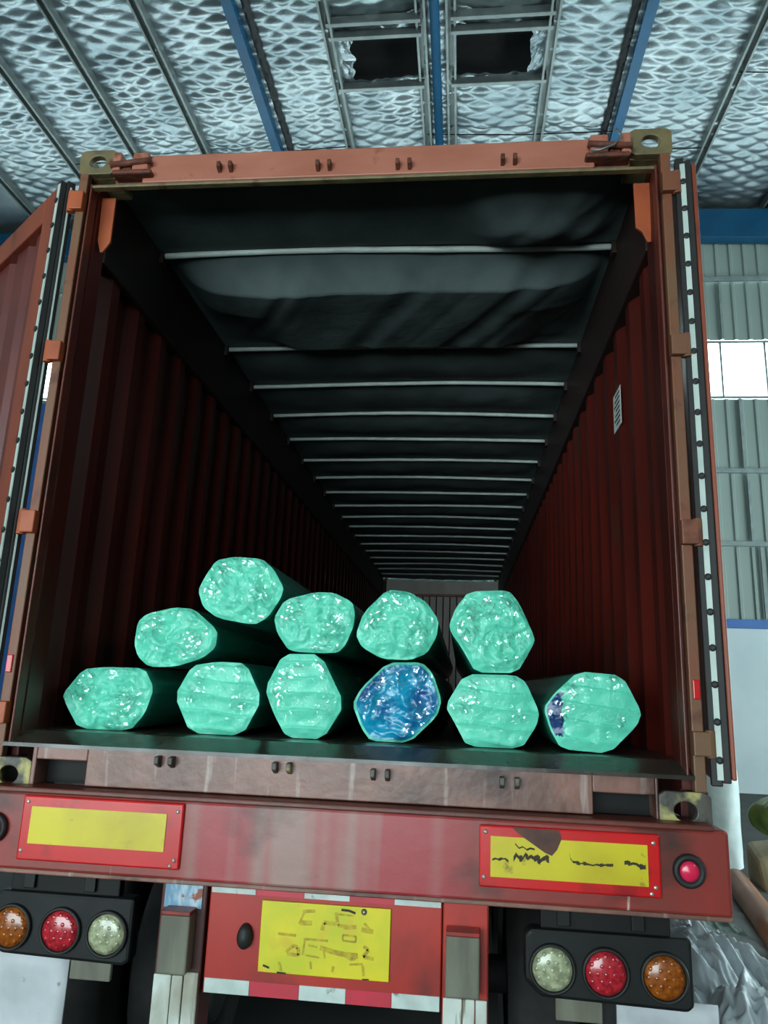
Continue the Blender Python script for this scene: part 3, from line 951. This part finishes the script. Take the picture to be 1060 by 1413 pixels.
# number plate panel
yp = -.02
b = MB(D); b.box(-.372, .378, yp, .03, -.553, -.236); pan = b.build('plate_panel', 'red', tra, bevel=.004, label='red panel carrying the number plate')
ed = [-.368, -.221, -.063, .085, .227, .375]
for row, (za, zb_) in enumerate(((-.262, -.243), (-.551, -.510))):
    for i in range(5):
        b = MB(D); b.box(ed[i] + .001, ed[i + 1] - .001, yp - .0025, yp + .001, za, zb_)
        b.build('reflective_tape', 'tapewhite' if i % 2 == 0 else 'tapered', pan)
px0, px1, pz0, pz1 = -.197, .218, -.480, -.274
b = MB(D); b.box(px0, px1, yp - .008, yp - .003, pz0, pz1)
npl = b.build('number_plate', 'plate', tra, bevel=.003, label='yellow number plate with smeared illegible lettering')


def pl(u, v): return (px0 + (px1 - px0) * u, pz1 + (pz0 - pz1) * v)


PSN = [0]


def pstroke(pts, wd, mt, nm):
    q = MB(D)
    PSN[0] += 1
    yo = yp - .0084 - .00006 * PSN[0]
    for i in range(len(pts) - 1):
        (xa, za), (xb, zb_) = pl(*pts[i]), pl(*pts[i + 1])
        d = Vector((xb - xa, zb_ - za)).normalized() * wd / 2
        q.add([(xa + d.y, yo, za - d.x), (xb + d.y, yo, zb_ - d.x), (xb - d.y, yo, zb_ + d.x), (xa - d.y, yo, za + d.x)], [(0, 1, 2, 3)])
    q.build(nm, mt, npl)


SM = [([(.32, .12), (.42, .10)], .010), ([(.31, .28), (.40, .27)], .014), ([(.34, .10), (.30, .30)], .007),
      ([(.48, .36), (.49, .25), (.58, .26)], .012), ([(.58, .10), (.60, .28), (.72, .29)], .010), ([(.60, .12), (.72, .13)], .006),
      ([(.64, .30), (.74, .28)], .012), ([(.78, .31), (.87, .33)], .014), ([(.80, .22), (.84, .30)], .008),
      ([(.64, .40), (.74, .41), (.74, .49), (.64, .48), (.64, .40)], .006), ([(.14, .45), (.28, .46)], .008),
      ([(.34, .50), (.53, .50)], .007), ([(.35, .50), (.34, .72)], .006), ([(.38, .58), (.45, .60)], .006), ([(.36, .72), (.47, .74)], .005),
      ([(.21, .70), (.26, .60), (.30, .62), (.31, .73), (.22, .72)], .010), ([(.47, .60), (.58, .65), (.66, .67), (.76, .67)], .014),
      ([(.66, .68), (.72, .73), (.76, .68)], .010), ([(.50, .64), (.51, .74)], .006), ([(.80, .54), (.84, .58), (.80, .68), (.88, .70)], .010),
      ([(.16, .84), (.18, .96)], .008), ([(.40, .80), (.41, .90)], .006), ([(.58, .84), (.57, .92)], .008), ([(.70, .80), (.80, .78)], .006), ([(.80, .80), (.81, .94)], .008)]
for pts, wd in SM: pstroke(pts, wd, 'smudge', 'smeared_lettering')
for pts, wd in (([(.62, .055), (.68, .06), (.73, .09)], .007), ([(.04, .90), (.09, .93)], .006), ([(.15, .985), (.22, .99)], .006), ([(.80, .985), (.85, .98)], .004)):
    pstroke(pts, wd, 'black', 'scratch')
xx, zz_ = pl(.795, .065)
b = MB(D); b.lathe((xx, yp - .008, zz_), (0, -1, 0), [(.0095, 0), (.009, .0012)], 14); b.build('bolt_hole', 'black', npl)
b = MB(D); b.lathe((xx, yp - .009, zz_), (0, -1, 0), [(.006, 0), (.0055, .003), (.002, .005)], 10); b.build('bolt', 'screw', npl)
b = MB(D)
b.lathe((-.245, yp, -.385), (0, -1, 0), [(.030, 0), (.028, .02), (.018, .03), (0, .032)], 20)
for v in b.v: v.z = D - .385 + (v.z - D + .385) * 1.35 if v.z - D > -.385 else D - .385 + (v.z - D + .385) * 1.15; v.x = -.245 + (v.x + .245) * .85
b.build('plate_lamp', 'rubber', tra, smooth=True, label='black oval plate lamp')
# guard posts with buffers
for s, x0, x1, bx0, bx1 in ((-1, -.535, -.382, -.508, -.412), (1, .381, .522, .392, .494)):
    b = MB(D); b.box(x0, x1, yp, .10, -.72, -.236); gp = b.build('guard_post', 'red' if s > 0 else 'darkred', tra, bevel=.005)
    b = MB(D); b.box(bx0, bx1, yp - .062, yp, -.49, -.322); bf = b.build('buffer', 'buffer', tra, bevel=.006, label='grey-green rubber buffer block')
    b = MB(D); b.box(bx0, bx1, yp - .064, yp + .001, -.322, -.309); b.build('buffer_cap', 'red', bf, bevel=.003)
    wxs = ((x0 + .004, x0 + .062), (x0 + .064, x0 + .100), (x0 + .103, x1 - .004))
    for i, (wa, wb) in enumerate(wxs):
        b = MB(D); b.box(wa, wb, yp - .012, yp, -.70 + .006 * i, -.508 + (.012 if (i == 2 and s < 0) else 0)); b.build('white_slat', 'white_worn', gp, bevel=.003)
    if s < 0:
        b = MB(D); b.box(-.522, -.397, yp - .004, yp + .001, -.314, -.243); b.build('sticker', 'sticker', gp, label='faded blue and white sticker')
# lamp clusters
for s in (-1, 1):
    x0, x1 = (.636, 1.142) if s > 0 else (-1.135, -.640)
    b = MB(D)
    b.prism([(x0 + .02, .02, -.312), (x1, .02, -.312), (x1, .02, -.50), (x1 - .02, .02, -.515), (x0 + .05, .02, -.505), (x0, .02, -.46), (x0, .02, -.33)], (0, .07, 0))
    hs = b.build('lamp_cluster', 'housing', tra, bevel=.012, label='black tail lamp housing with three round lenses')
    names = ['clear', 'red', 'amber']
    xsL = (.719, .880, 1.054)
    for nm, xl in zip(names, xsL):
        x = s * xl if s > 0 else -xl - .003
        z = -.421
        b = MB(D); b.lathe((x, .02, z), (0, -1, 0), [(.072, 0), (.072, .010), (.066, .016), (.062, .010), (.062, 0)], 32); b.build('bezel', 'rubber', hs, smooth=True)
        b = MB(D)
        b.lathe((x, .022, z), (0, -1, 0), [(.0625, 0), (.060, .012), (.045, .019), (.02, .023), (0, .024)], 32)
        rng = [(0, 1), (.024, 6), (.046, 12)]
        for (rr, n) in rng:                        # raised light cells
            for k in range(n):
                a = 2 * math.pi * k / n
                cx, czz = x + rr * math.cos(a), z + rr * math.sin(a)
                dep = .022 - .024 * (rr / .062) ** 2 * .45
                b.lathe((cx, .022 - dep + .002, czz), (0, -1, 0), [(.0095, 0), (.008, .0035), (.003, .005)], 8)
        b.build('lens', 'lens_' + nm, hs, smooth=True, label={'clear': 'clear reversing lens', 'red': 'red lens', 'amber': 'amber lens'}[nm])
    b = MB(D); b.box(x0 + .05, x1 - .06, .03, .07, -.312, -.236); b.build('lamp_bracket', 'blackmetal', tra, bevel=.004)
    for xc in (x0 + .12, x1 - .16):
        b = MB(D); b.box(xc - .02, xc + .02, .015, .03, -.30, -.24); b.build('bracket_tab', 'housing', tra, bevel=.003)
    # mudflap
    xa, xb = (-1.24, -.893) if s < 0 else (.93, 1.24)
    b = MB(D)
    b.grid(8, 8, lambda u, v: (xa + (xb - xa) * u, .13 + .01 * math.sin(3 * u + v), -.525 - .42 * v))
    b.build('mudflap', 'mudflap', tra, solid=.008, smooth=True, label='scuffed white mudflap')
    b = MB(D); b.box(*sorted((s * .74, s * .885)), .12, .14, -.60, -.53); b.build('mudflap_bracket', 'buffer', tra, bevel=.004)
# chassis
for s in (-1, 1):
    b = MB(D)
    xw = s * .46
    b.box(xw - .07, xw + .07, .10, 12.1, -.018, 0); b.box(xw - .07, xw + .07, .10, 12.1, -.42, -.40); b.box(xw - .008, xw + .008, .10, 12.1, -.40, -.018)
    b.build('chassis_rail', 'darkred', tra)
    b = MB(D); b.box(*sorted((s * 1.06, s * 1.215)), .02, .18, -.03, -.0005); b.build('twist_lock', 'blackmetal', tra, bevel=.005)
for k in range(8):
    b = MB(D); b.box(-1.2, 1.2, .6 + k * 1.6, .72 + k * 1.6, -.16, -.02); b.build('cross_member', 'darkred', tra)
w0 = r0 = None
for ax in (1.1, 2.4, 3.7):
    b = MB(); b.tube([(-1.1, ax, .50), (1.1, ax, .50)], .075, 12); b.build('axle', 'blackmetal', tra, smooth=True)
    for x in (-1.08, -.76, .76, 1.08):
        if w0 is None:
            b = MB(); b.lathe((-1.08, 1.1, .50), (1, 0, 0), [(.28, -.12), (.42, -.135), (.485, -.11), (.50, -.08), (.50, .08), (.485, .11), (.42, .135), (.28, .12), (.28, -.12)], 36)
            w0 = b.build('wheel', 'tyre', tra, smooth=True)
            b = MB(); b.lathe((-1.08, 1.1, .50), (1, 0, 0), [(.28, -.11), (.25, -.05), (.12, -.03), (.10, .05), (.25, .06), (.28, .11)], 24)
            r0 = b.build('rim', 'galv', w0, smooth=True)
        else:
            c = inst(w0, (x + 1.08, ax - 1.1, 0))
            rr = r0.copy(); COL.objects.link(rr); rr.parent = c
for s in (-1, 1):
    b = MB(); b.box(*sorted((s * .70, s * .82)), 9.8, 9.95, .06, 1.25); lg = b.build('landing_leg', 'darkred', tra, bevel=.01)
    b = MB(); b.box(*sorted((s * .62, s * .90)), 9.72, 10.03, 0, .06); b.build('landing_foot', 'blackmetal', lg, bevel=.01)

# ================================================================== THE WRAPPED BUNDLES
def chaikin(p, it=1, q=.16):
    for _ in range(it):
        o = []
        for i in range(len(p)):
            a, c = Vector(p[i]), Vector(p[(i + 1) % len(p)])
            o += [a.lerp(c, q), a.lerp(c, 1 - q)]
        p = o
    return p


def resample(p, n):
    L_ = [0]
    for i in range(len(p)): L_.append(L_[-1] + (Vector(p[(i + 1) % len(p)]) - Vector(p[i])).length)
    out, j = [], 0
    for k in range(n):
        d = L_[-1] * k / n
        while L_[j + 1] < d: j += 1
        t = (d - L_[j]) / max(1e-9, L_[j + 1] - L_[j])
        out.append(Vector(p[j]).lerp(Vector(p[(j + 1) % len(p)]), t))
    return out


def bundle(poly, y0, length, style, seed, label, blue=None):
    P2 = resample(chaikin(poly), 120)
    c = sum(P2, Vector((0, 0))) / len(P2)
    zmin = min(p.y for p in P2)
    root = thing('wrapped_bundle', (c.x, y0, zmin + D), label, 'bundle', 'green wrapped bundles in the container')
    n = len(P2)
    so = Vector((seed * 3.7, seed * 1.9, seed * 7.3))

    def crum(x, z, sc=1.0):
        v = Vector((x, 0, z))
        if style == 'pleat':
            zz = z + .06 * x + .015 * noise.noise(v * 6 + so)
            f = (zz * 17 + seed * .3) % 1.0
            fold = -.008 * f ** 3 + .004 * noise.noise(v * 9 + so)
            return (fold + .004 * noise.noise(v * 24 + so)) * sc
        a = abs(noise.noise(v * 7 + so)) * .030
        g = abs(noise.noise(v * 19 + so * 2)) * .017 + abs(noise.noise(v * 46 + so)) * .006
        return (a + g - .016) * sc

    # side wrap
    b = MB(D)
    ysr = [0, .012, .04, .10, .2, .35, .6, 1.0, 1.6, 2.4, 3.4, length]
    vs = []
    for yi, dy in enumerate(ysr):
        for p in P2:
            d = p - c
            k = 1 - (.02 if yi == 0 else 0.0) + .006 * noise.noise(Vector((p.x * 20, dy * 2, p.y * 20)) + so) * min(1, dy * 5)
            q = c + d * min(k, 1.0)
            vs.append((q.x, y0 + dy, q.y))
    fs = [(i * n + k, i * n + (k + 1) % n, (i + 1) * n + (k + 1) % n, (i + 1) * n + k) for i in range(len(ysr) - 1) for k in range(n)]
    fs.append(tuple(range((len(ysr) - 1) * n, len(ysr) * n)))
    b.add(vs, fs)
    b.build('side_wrap', 'wrap_side', root, smooth=True, label='dark glossy green side wrap')
    # end sheet

    def endcap(K, smin_scale, y_off, amp, mt, nm, smooth, step=1, jitter=0.0, keep=None, lab=None):
        PP = P2[::step]
        nn_ = len(PP)
        b = MB(D)
        vs = []
        rnd = random.Random(seed * 11 + step)
        for k in range(K + 1):
            s = smin_scale * (1 - k / (K + 1.6))
            for p in PP:
                q = c + (p - c) * s
                if jitter and 0 < k: q = q + Vector((rnd.uniform(-jitter, jitter), rnd.uniform(-jitter, jitter)))
                fade = min(1, (1 - s) * 9) if smin_scale > .95 else 1
                yy = y0 - .012 * (1 - s * s) + crum(q.x, q.y, amp) * fade + y_off * (fade if smin_scale > .97 else 1)
                if jitter: yy -= abs(rnd.gauss(0, .0035)) * fade
                vs.append((q.x, yy, q.y))
        vs.append((c.x, y0 - .012 + y_off + crum(c.x, c.y, amp), c.y))
        fs = []
        for k in range(K):
            for i in range(nn_):
                j = (i + 1) % nn_
                quad = (k * nn_ + i, k * nn_ + j, (k + 1) * nn_ + j, (k + 1) * nn_ + i)
                fs += [(quad[0], quad[1], quad[2]), (quad[0], quad[2], quad[3])] if not smooth else [quad]
        fs += [(K * nn_ + i, K * nn_ + (i + 1) % nn_, len(vs) - 1) for i in range(nn_)]
        if keep:
            fs = [f for f in fs if keep(sum(vs[i][0] for i in f) / len(f), sum(vs[i][2] for i in f) / len(f))]
        b.add(vs, fs)
        return b.build(nm, mt, root, smooth=smooth, label=lab)
    endcap(40, .995, 0, 1.0, 'wrap', 'end_sheet', True)
    off = -.006
    if blue == 'full':
        endcap(36, .93, -.006, 1.0, 'bluefilm', 'blue_sheet', True, lab='crumpled blue plastic sheet')
        off = -.012
    elif blue == 'corner':
        endcap(36, .955, -.004, 1.0, 'bluedark', 'blue_sheet', True, keep=lambda x, z: x < c.x - .105 + .02 * noise.noise(Vector((0, 0, z * 30))) and abs(z - c.y + .01) < .075,
               lab='dark blue film patch')
        off = -.010
    # film: flat facets so the creases glint
    endcap(17, .985, off, .9, 'film_sparse' if style == 'pleat' else 'film', 'stretch_film', False, step=2, jitter=.004)
    return root


SPEC = [
    ([(-1.109, 0.33), (-1.037, 0.429), (-0.95, 0.44), (-0.788, 0.441), (-0.742, 0.366), (-0.768, 0.271), (-0.819, 0.206), (-1.026, 0.206), (-1.084, 0.285)], .24, 'crumple',
     'crumpled green bundle lying leftmost on the container floor', None),
    ([(-0.663, 0.342), (-0.605, 0.458), (-0.506, 0.476), (-0.392, 0.474), (-0.319, 0.342), (-0.384, 0.207), (-0.588, 0.207)], .25, 'pleat',
     'smooth hexagonal green bundle on the floor, second from left', None),
    ([(-0.315, 0.382), (-0.253, 0.515), (-0.106, 0.518), (-0.004, 0.336), (-0.08, 0.207), (-0.22, 0.207), (-0.276, 0.294)], .26, 'pleat',
     'tall hexagonal green bundle on the floor, left of the blue-ended one', None),
    ([(0.02, 0.337), (0.05, 0.397), (0.149, 0.497), (0.28, 0.502), (0.323, 0.46), (0.357, 0.364), (0.34, 0.306), (0.24, 0.207), (0.094, 0.207), (0.057, 0.254)], .28, 'crumple',
     'bundle on the floor with a shiny blue end', 'full'),
    ([(0.369, 0.346), (0.439, 0.464), (0.625, 0.467), (0.664, 0.443), (0.712, 0.337), (0.702, 0.291), (0.647, 0.207), (0.45, 0.207), (0.41, 0.279)], .25, 'pleat',
     'pleated green bundle on the floor just right of the blue-ended one', None),
    ([(0.722, 0.354), (0.762, 0.408), (0.848, 0.488), (1.003, 0.479), (1.066, 0.353), (1.049, 0.308), (0.949, 0.207), (0.782, 0.215), (0.744, 0.28)], .22, 'pleat',
     'green bundle with sloping pleats lying rightmost on the floor, blue film at its left corner', 'corner'),
    ([(-0.857, 0.534), (-0.852, 0.619), (-0.82, 0.652), (-0.707, 0.681), (-0.626, 0.677), (-0.521, 0.595), (-0.524, 0.528), (-0.572, 0.487), (-0.68, 0.450), (-0.787, 0.446), (-0.836, 0.484)], .27, 'crumple',
     'crumpled green bundle in the second layer at far left, under the topmost one', None),
    ([(-0.607, 0.746), (-0.586, 0.798), (-0.545, 0.868), (-0.473, 0.884), (-0.358, 0.878), (-0.309, 0.839), (-0.263, 0.766), (-0.271, 0.726), (-0.318, 0.648), (-0.371, 0.618), (-0.517, 0.640), (-0.58, 0.681)], .24, 'crumple',
     'crinkled green bundle lying topmost of the whole stack', None),
    ([(-0.300, 0.650), (-0.262, 0.722), (-0.14, 0.755), (-0.066, 0.754), (0.007, 0.719), (0.018, 0.675), (0.015, 0.626), (-0.012, 0.556), (-0.039, 0.526), (-0.1, 0.521), (-0.205, 0.523), (-0.237, 0.532), (-0.284, 0.594)], .26, 'crumple',
     'creased green bundle in the second layer above the tall hexagonal one', None),
    ([(0.022, 0.596), (0.049, 0.682), (0.139, 0.774), (0.227, 0.765), (0.292, 0.728), (0.34, 0.66), (0.333, 0.597), (0.297, 0.534), (0.234, 0.507), (0.127, 0.508), (0.047, 0.55)], .27, 'crumple',
     'rounded green bundle in the second layer resting on the blue-ended one', None),
    ([(0.379, 0.643), (0.403, 0.709), (0.451, 0.771), (0.601, 0.78), (0.641, 0.732), (0.699, 0.602), (0.688, 0.57), (0.632, 0.473), (0.479, 0.470), (0.43, 0.553), (0.385, 0.616)], .25, 'crumple',
     'shiny hexagonal green bundle in the second layer at far right', None),
]
for i, (poly, y0, st, labl, bl) in enumerate(SPEC):
    bundle(poly, y0, 5.8, st, i + 1, labl, bl)

# ================================================================== CLUTTER on the ground at the right
# white woven sack with a ragged top
sk = thing('white_sack', (3.20, 6.30, 0), 'tall white woven sack with a ragged top beside the green sack', 'sack')
b = MB()


def sackf(u, v):
    a = 2 * math.pi * u
    r = .24 * (1 + .06 * noise.noise(Vector((math.cos(a) * 2, math.sin(a) * 2, v * 4)))) * (1 - .12 * max(0, v - .7))
    z = .98 * v
    if v > .93: z += .05 * noise.noise(Vector((math.cos(a) * 6, math.sin(a) * 6, 2)))
    return (3.20 + r * math.cos(a), 6.30 + r * math.sin(a), z)


b.grid(40, 24, sackf)
b.lathe((3.20, 6.30, .90), (0, 0, 1), [(.2, 0), (.1, .02), (0, .02)], 16)
b.build('sack_body', 'sack', sk, smooth=True)
b = MB()
for k in range(14):
    a = 2 * math.pi * k / 14
    r = .21
    x, y = 3.20 + r * math.cos(a), 6.30 + r * math.sin(a)
    h = .07 + .07 * random.random()
    t = Vector((-math.sin(a), math.cos(a), 0)) * .06
    o = Vector((math.cos(a), math.sin(a), 0)) * (.04 * random.uniform(-1, 1))
    b.add([Vector((x, y, .93)) - t, Vector((x, y, .93)) + t, Vector((x, y, .96 + h)) + o], [(0, 1, 2)])
b.build('ragged_rim', 'sack', sk, solid=.004)
# tan carton with the green sack on it
b = MB()
cx, cy = 3.66, 5.32
pts = [(-.46, -.28, .0), (.36, -.36, 0), (.46, .30, 0), (-.40, .34, 0)]
top = [(-.50, -.24, .30), (.34, -.34, .46), (.46, .30, .50), (-.40, .34, .36)]
b.add([(cx + p[0], cy + p[1], p[2]) for p in pts] + [(cx + p[0], cy + p[1], p[2]) for p in top],
      [(0, 3, 2, 1), (4, 5, 6, 7), (0, 1, 5, 4), (1, 2, 6, 5), (2, 3, 7, 6), (3, 0, 4, 7)])
cb = b.build('carton', 'cardboard', None, bevel=.05)
tag(cb, 'dented tan carton lying on the ground under the green sack', 'carton')
gs = thing('green_sack', (3.56, 5.35, .40), 'round green plastic sack resting on the tan carton', 'sack')
b = MB()


def gsf(u, v):
    a = 2 * math.pi * u
    t = math.pi * v
    k = 1 + .10 * noise.noise(Vector((math.cos(a) * 2, math.sin(a) * 2, v * 3))) + .04 * math.sin(7 * a) * math.sin(t)
    return (3.56 + .33 * k * math.sin(t) * math.cos(a), 5.35 + .26 * k * math.sin(t) * math.sin(a), 0.635 - .20 * k * math.cos(t) * .98)


b.grid(36, 18, gsf)
b.build('sack_body', 'greensack', gs, smooth=True)
b = MB(); b.tube([(3.30, 5.22, .70), (3.40, 5.13, .71), (3.54, 5.08, .67), (3.70, 5.09, .63)], .012, 6); b.build('tie_string', 'sheet_white', gs, smooth=True)
# brown tube
b = MB()
P0, P1 = Vector((2.96, 5.1, .105)), Vector((2.58, 2.95, .105))
b.tube([P0, P0.lerp(P1, .33), P0.lerp(P1, .66), P1], .10, 24)
tb = b.build('cardboard_tube', 'tube', None, smooth=False)
for p in tb.data.polygons: p.use_smooth = len(p.vertices) == 4
tag(tb, 'long brown tube lying on the ground beside the plastic sheets', 'tube')


def sheet(name, mt, cx, cy, rx, ry, h, rot, seed, label):
    b = MB()
    n = 72
    ca, sa = math.cos(rot), math.sin(rot)
    so = Vector((seed * 5.1, seed * 2.3, seed))

    def f(u, v):
        x, y = u * 2 - 1, v * 2 - 1
        rad = 1 + .25 * noise.noise(Vector((x * 1.5, y * 1.5, 0)) + so)
        lx, ly = x * rx * rad, y * ry * rad
        w = max(0, 1 - max(abs(x), abs(y)) ** 3)
        rg = lambda fx, fy, o: 1 - min(1, 2.6 * abs(noise.noise(Vector((lx * fx + ly * fy * .35, ly * fy, o)) + so)))
        fold = .34 * rg(4.5, 1.6, 0) + .26 * rg(10, 4.5, 3) + .14 * rg(22, 11, 6)
        z = .012 + h * (.45 * w + fold * (.25 + .9 * w))
        return (cx + lx * ca - ly * sa, cy + lx * sa + ly * ca, z)
    b.grid(n, n, f)
    o = b.build(name, mt, None, smooth=True, solid=.004)
    return tag(o, label, 'plastic sheet', 'plastic sheets heaped on the ground')


sheet('plastic_sheet', 'sheet_white', 1.95, 2.95, .34, .62, .26, .25, 1, 'bright white crumpled plastic sheet beside the amber tail lamp')
sheet('plastic_sheet', 'sheet_white', 2.02, 1.95, .28, .32, .24, -.3, 2, 'pale crumpled plastic sheet nearest the camera below the tail lamp')
sheet('plastic_sheet', 'sheet_grey', 2.55, 2.25, .30, .42, .14, .1, 3, 'dull grey plastic sheet spread right of the white one')
sheet('plastic_sheet', 'sheet_green', 2.25, 4.20, .20, .56, .16, .15, 4, 'grey-green plastic sheet lying along the brown tube')
sheet('plastic_sheet', 'sheet_grey', 3.50, 4.40, .36, .32, .20, .6, 5, 'grey plastic sheet on the ground in front of the carton')
sheet('plastic_sheet', 'sheet_white', 3.28, 3.40, .28, .42, .22, .3, 6, 'pale plastic sheet on the far side of the brown tube')
sheet('plastic_sheet', 'sheet_grey', 2.95, 3.55, .95, 2.0, .03, .12, 7, 'wide flat grey plastic sheet spread on the ground under the brown tube')
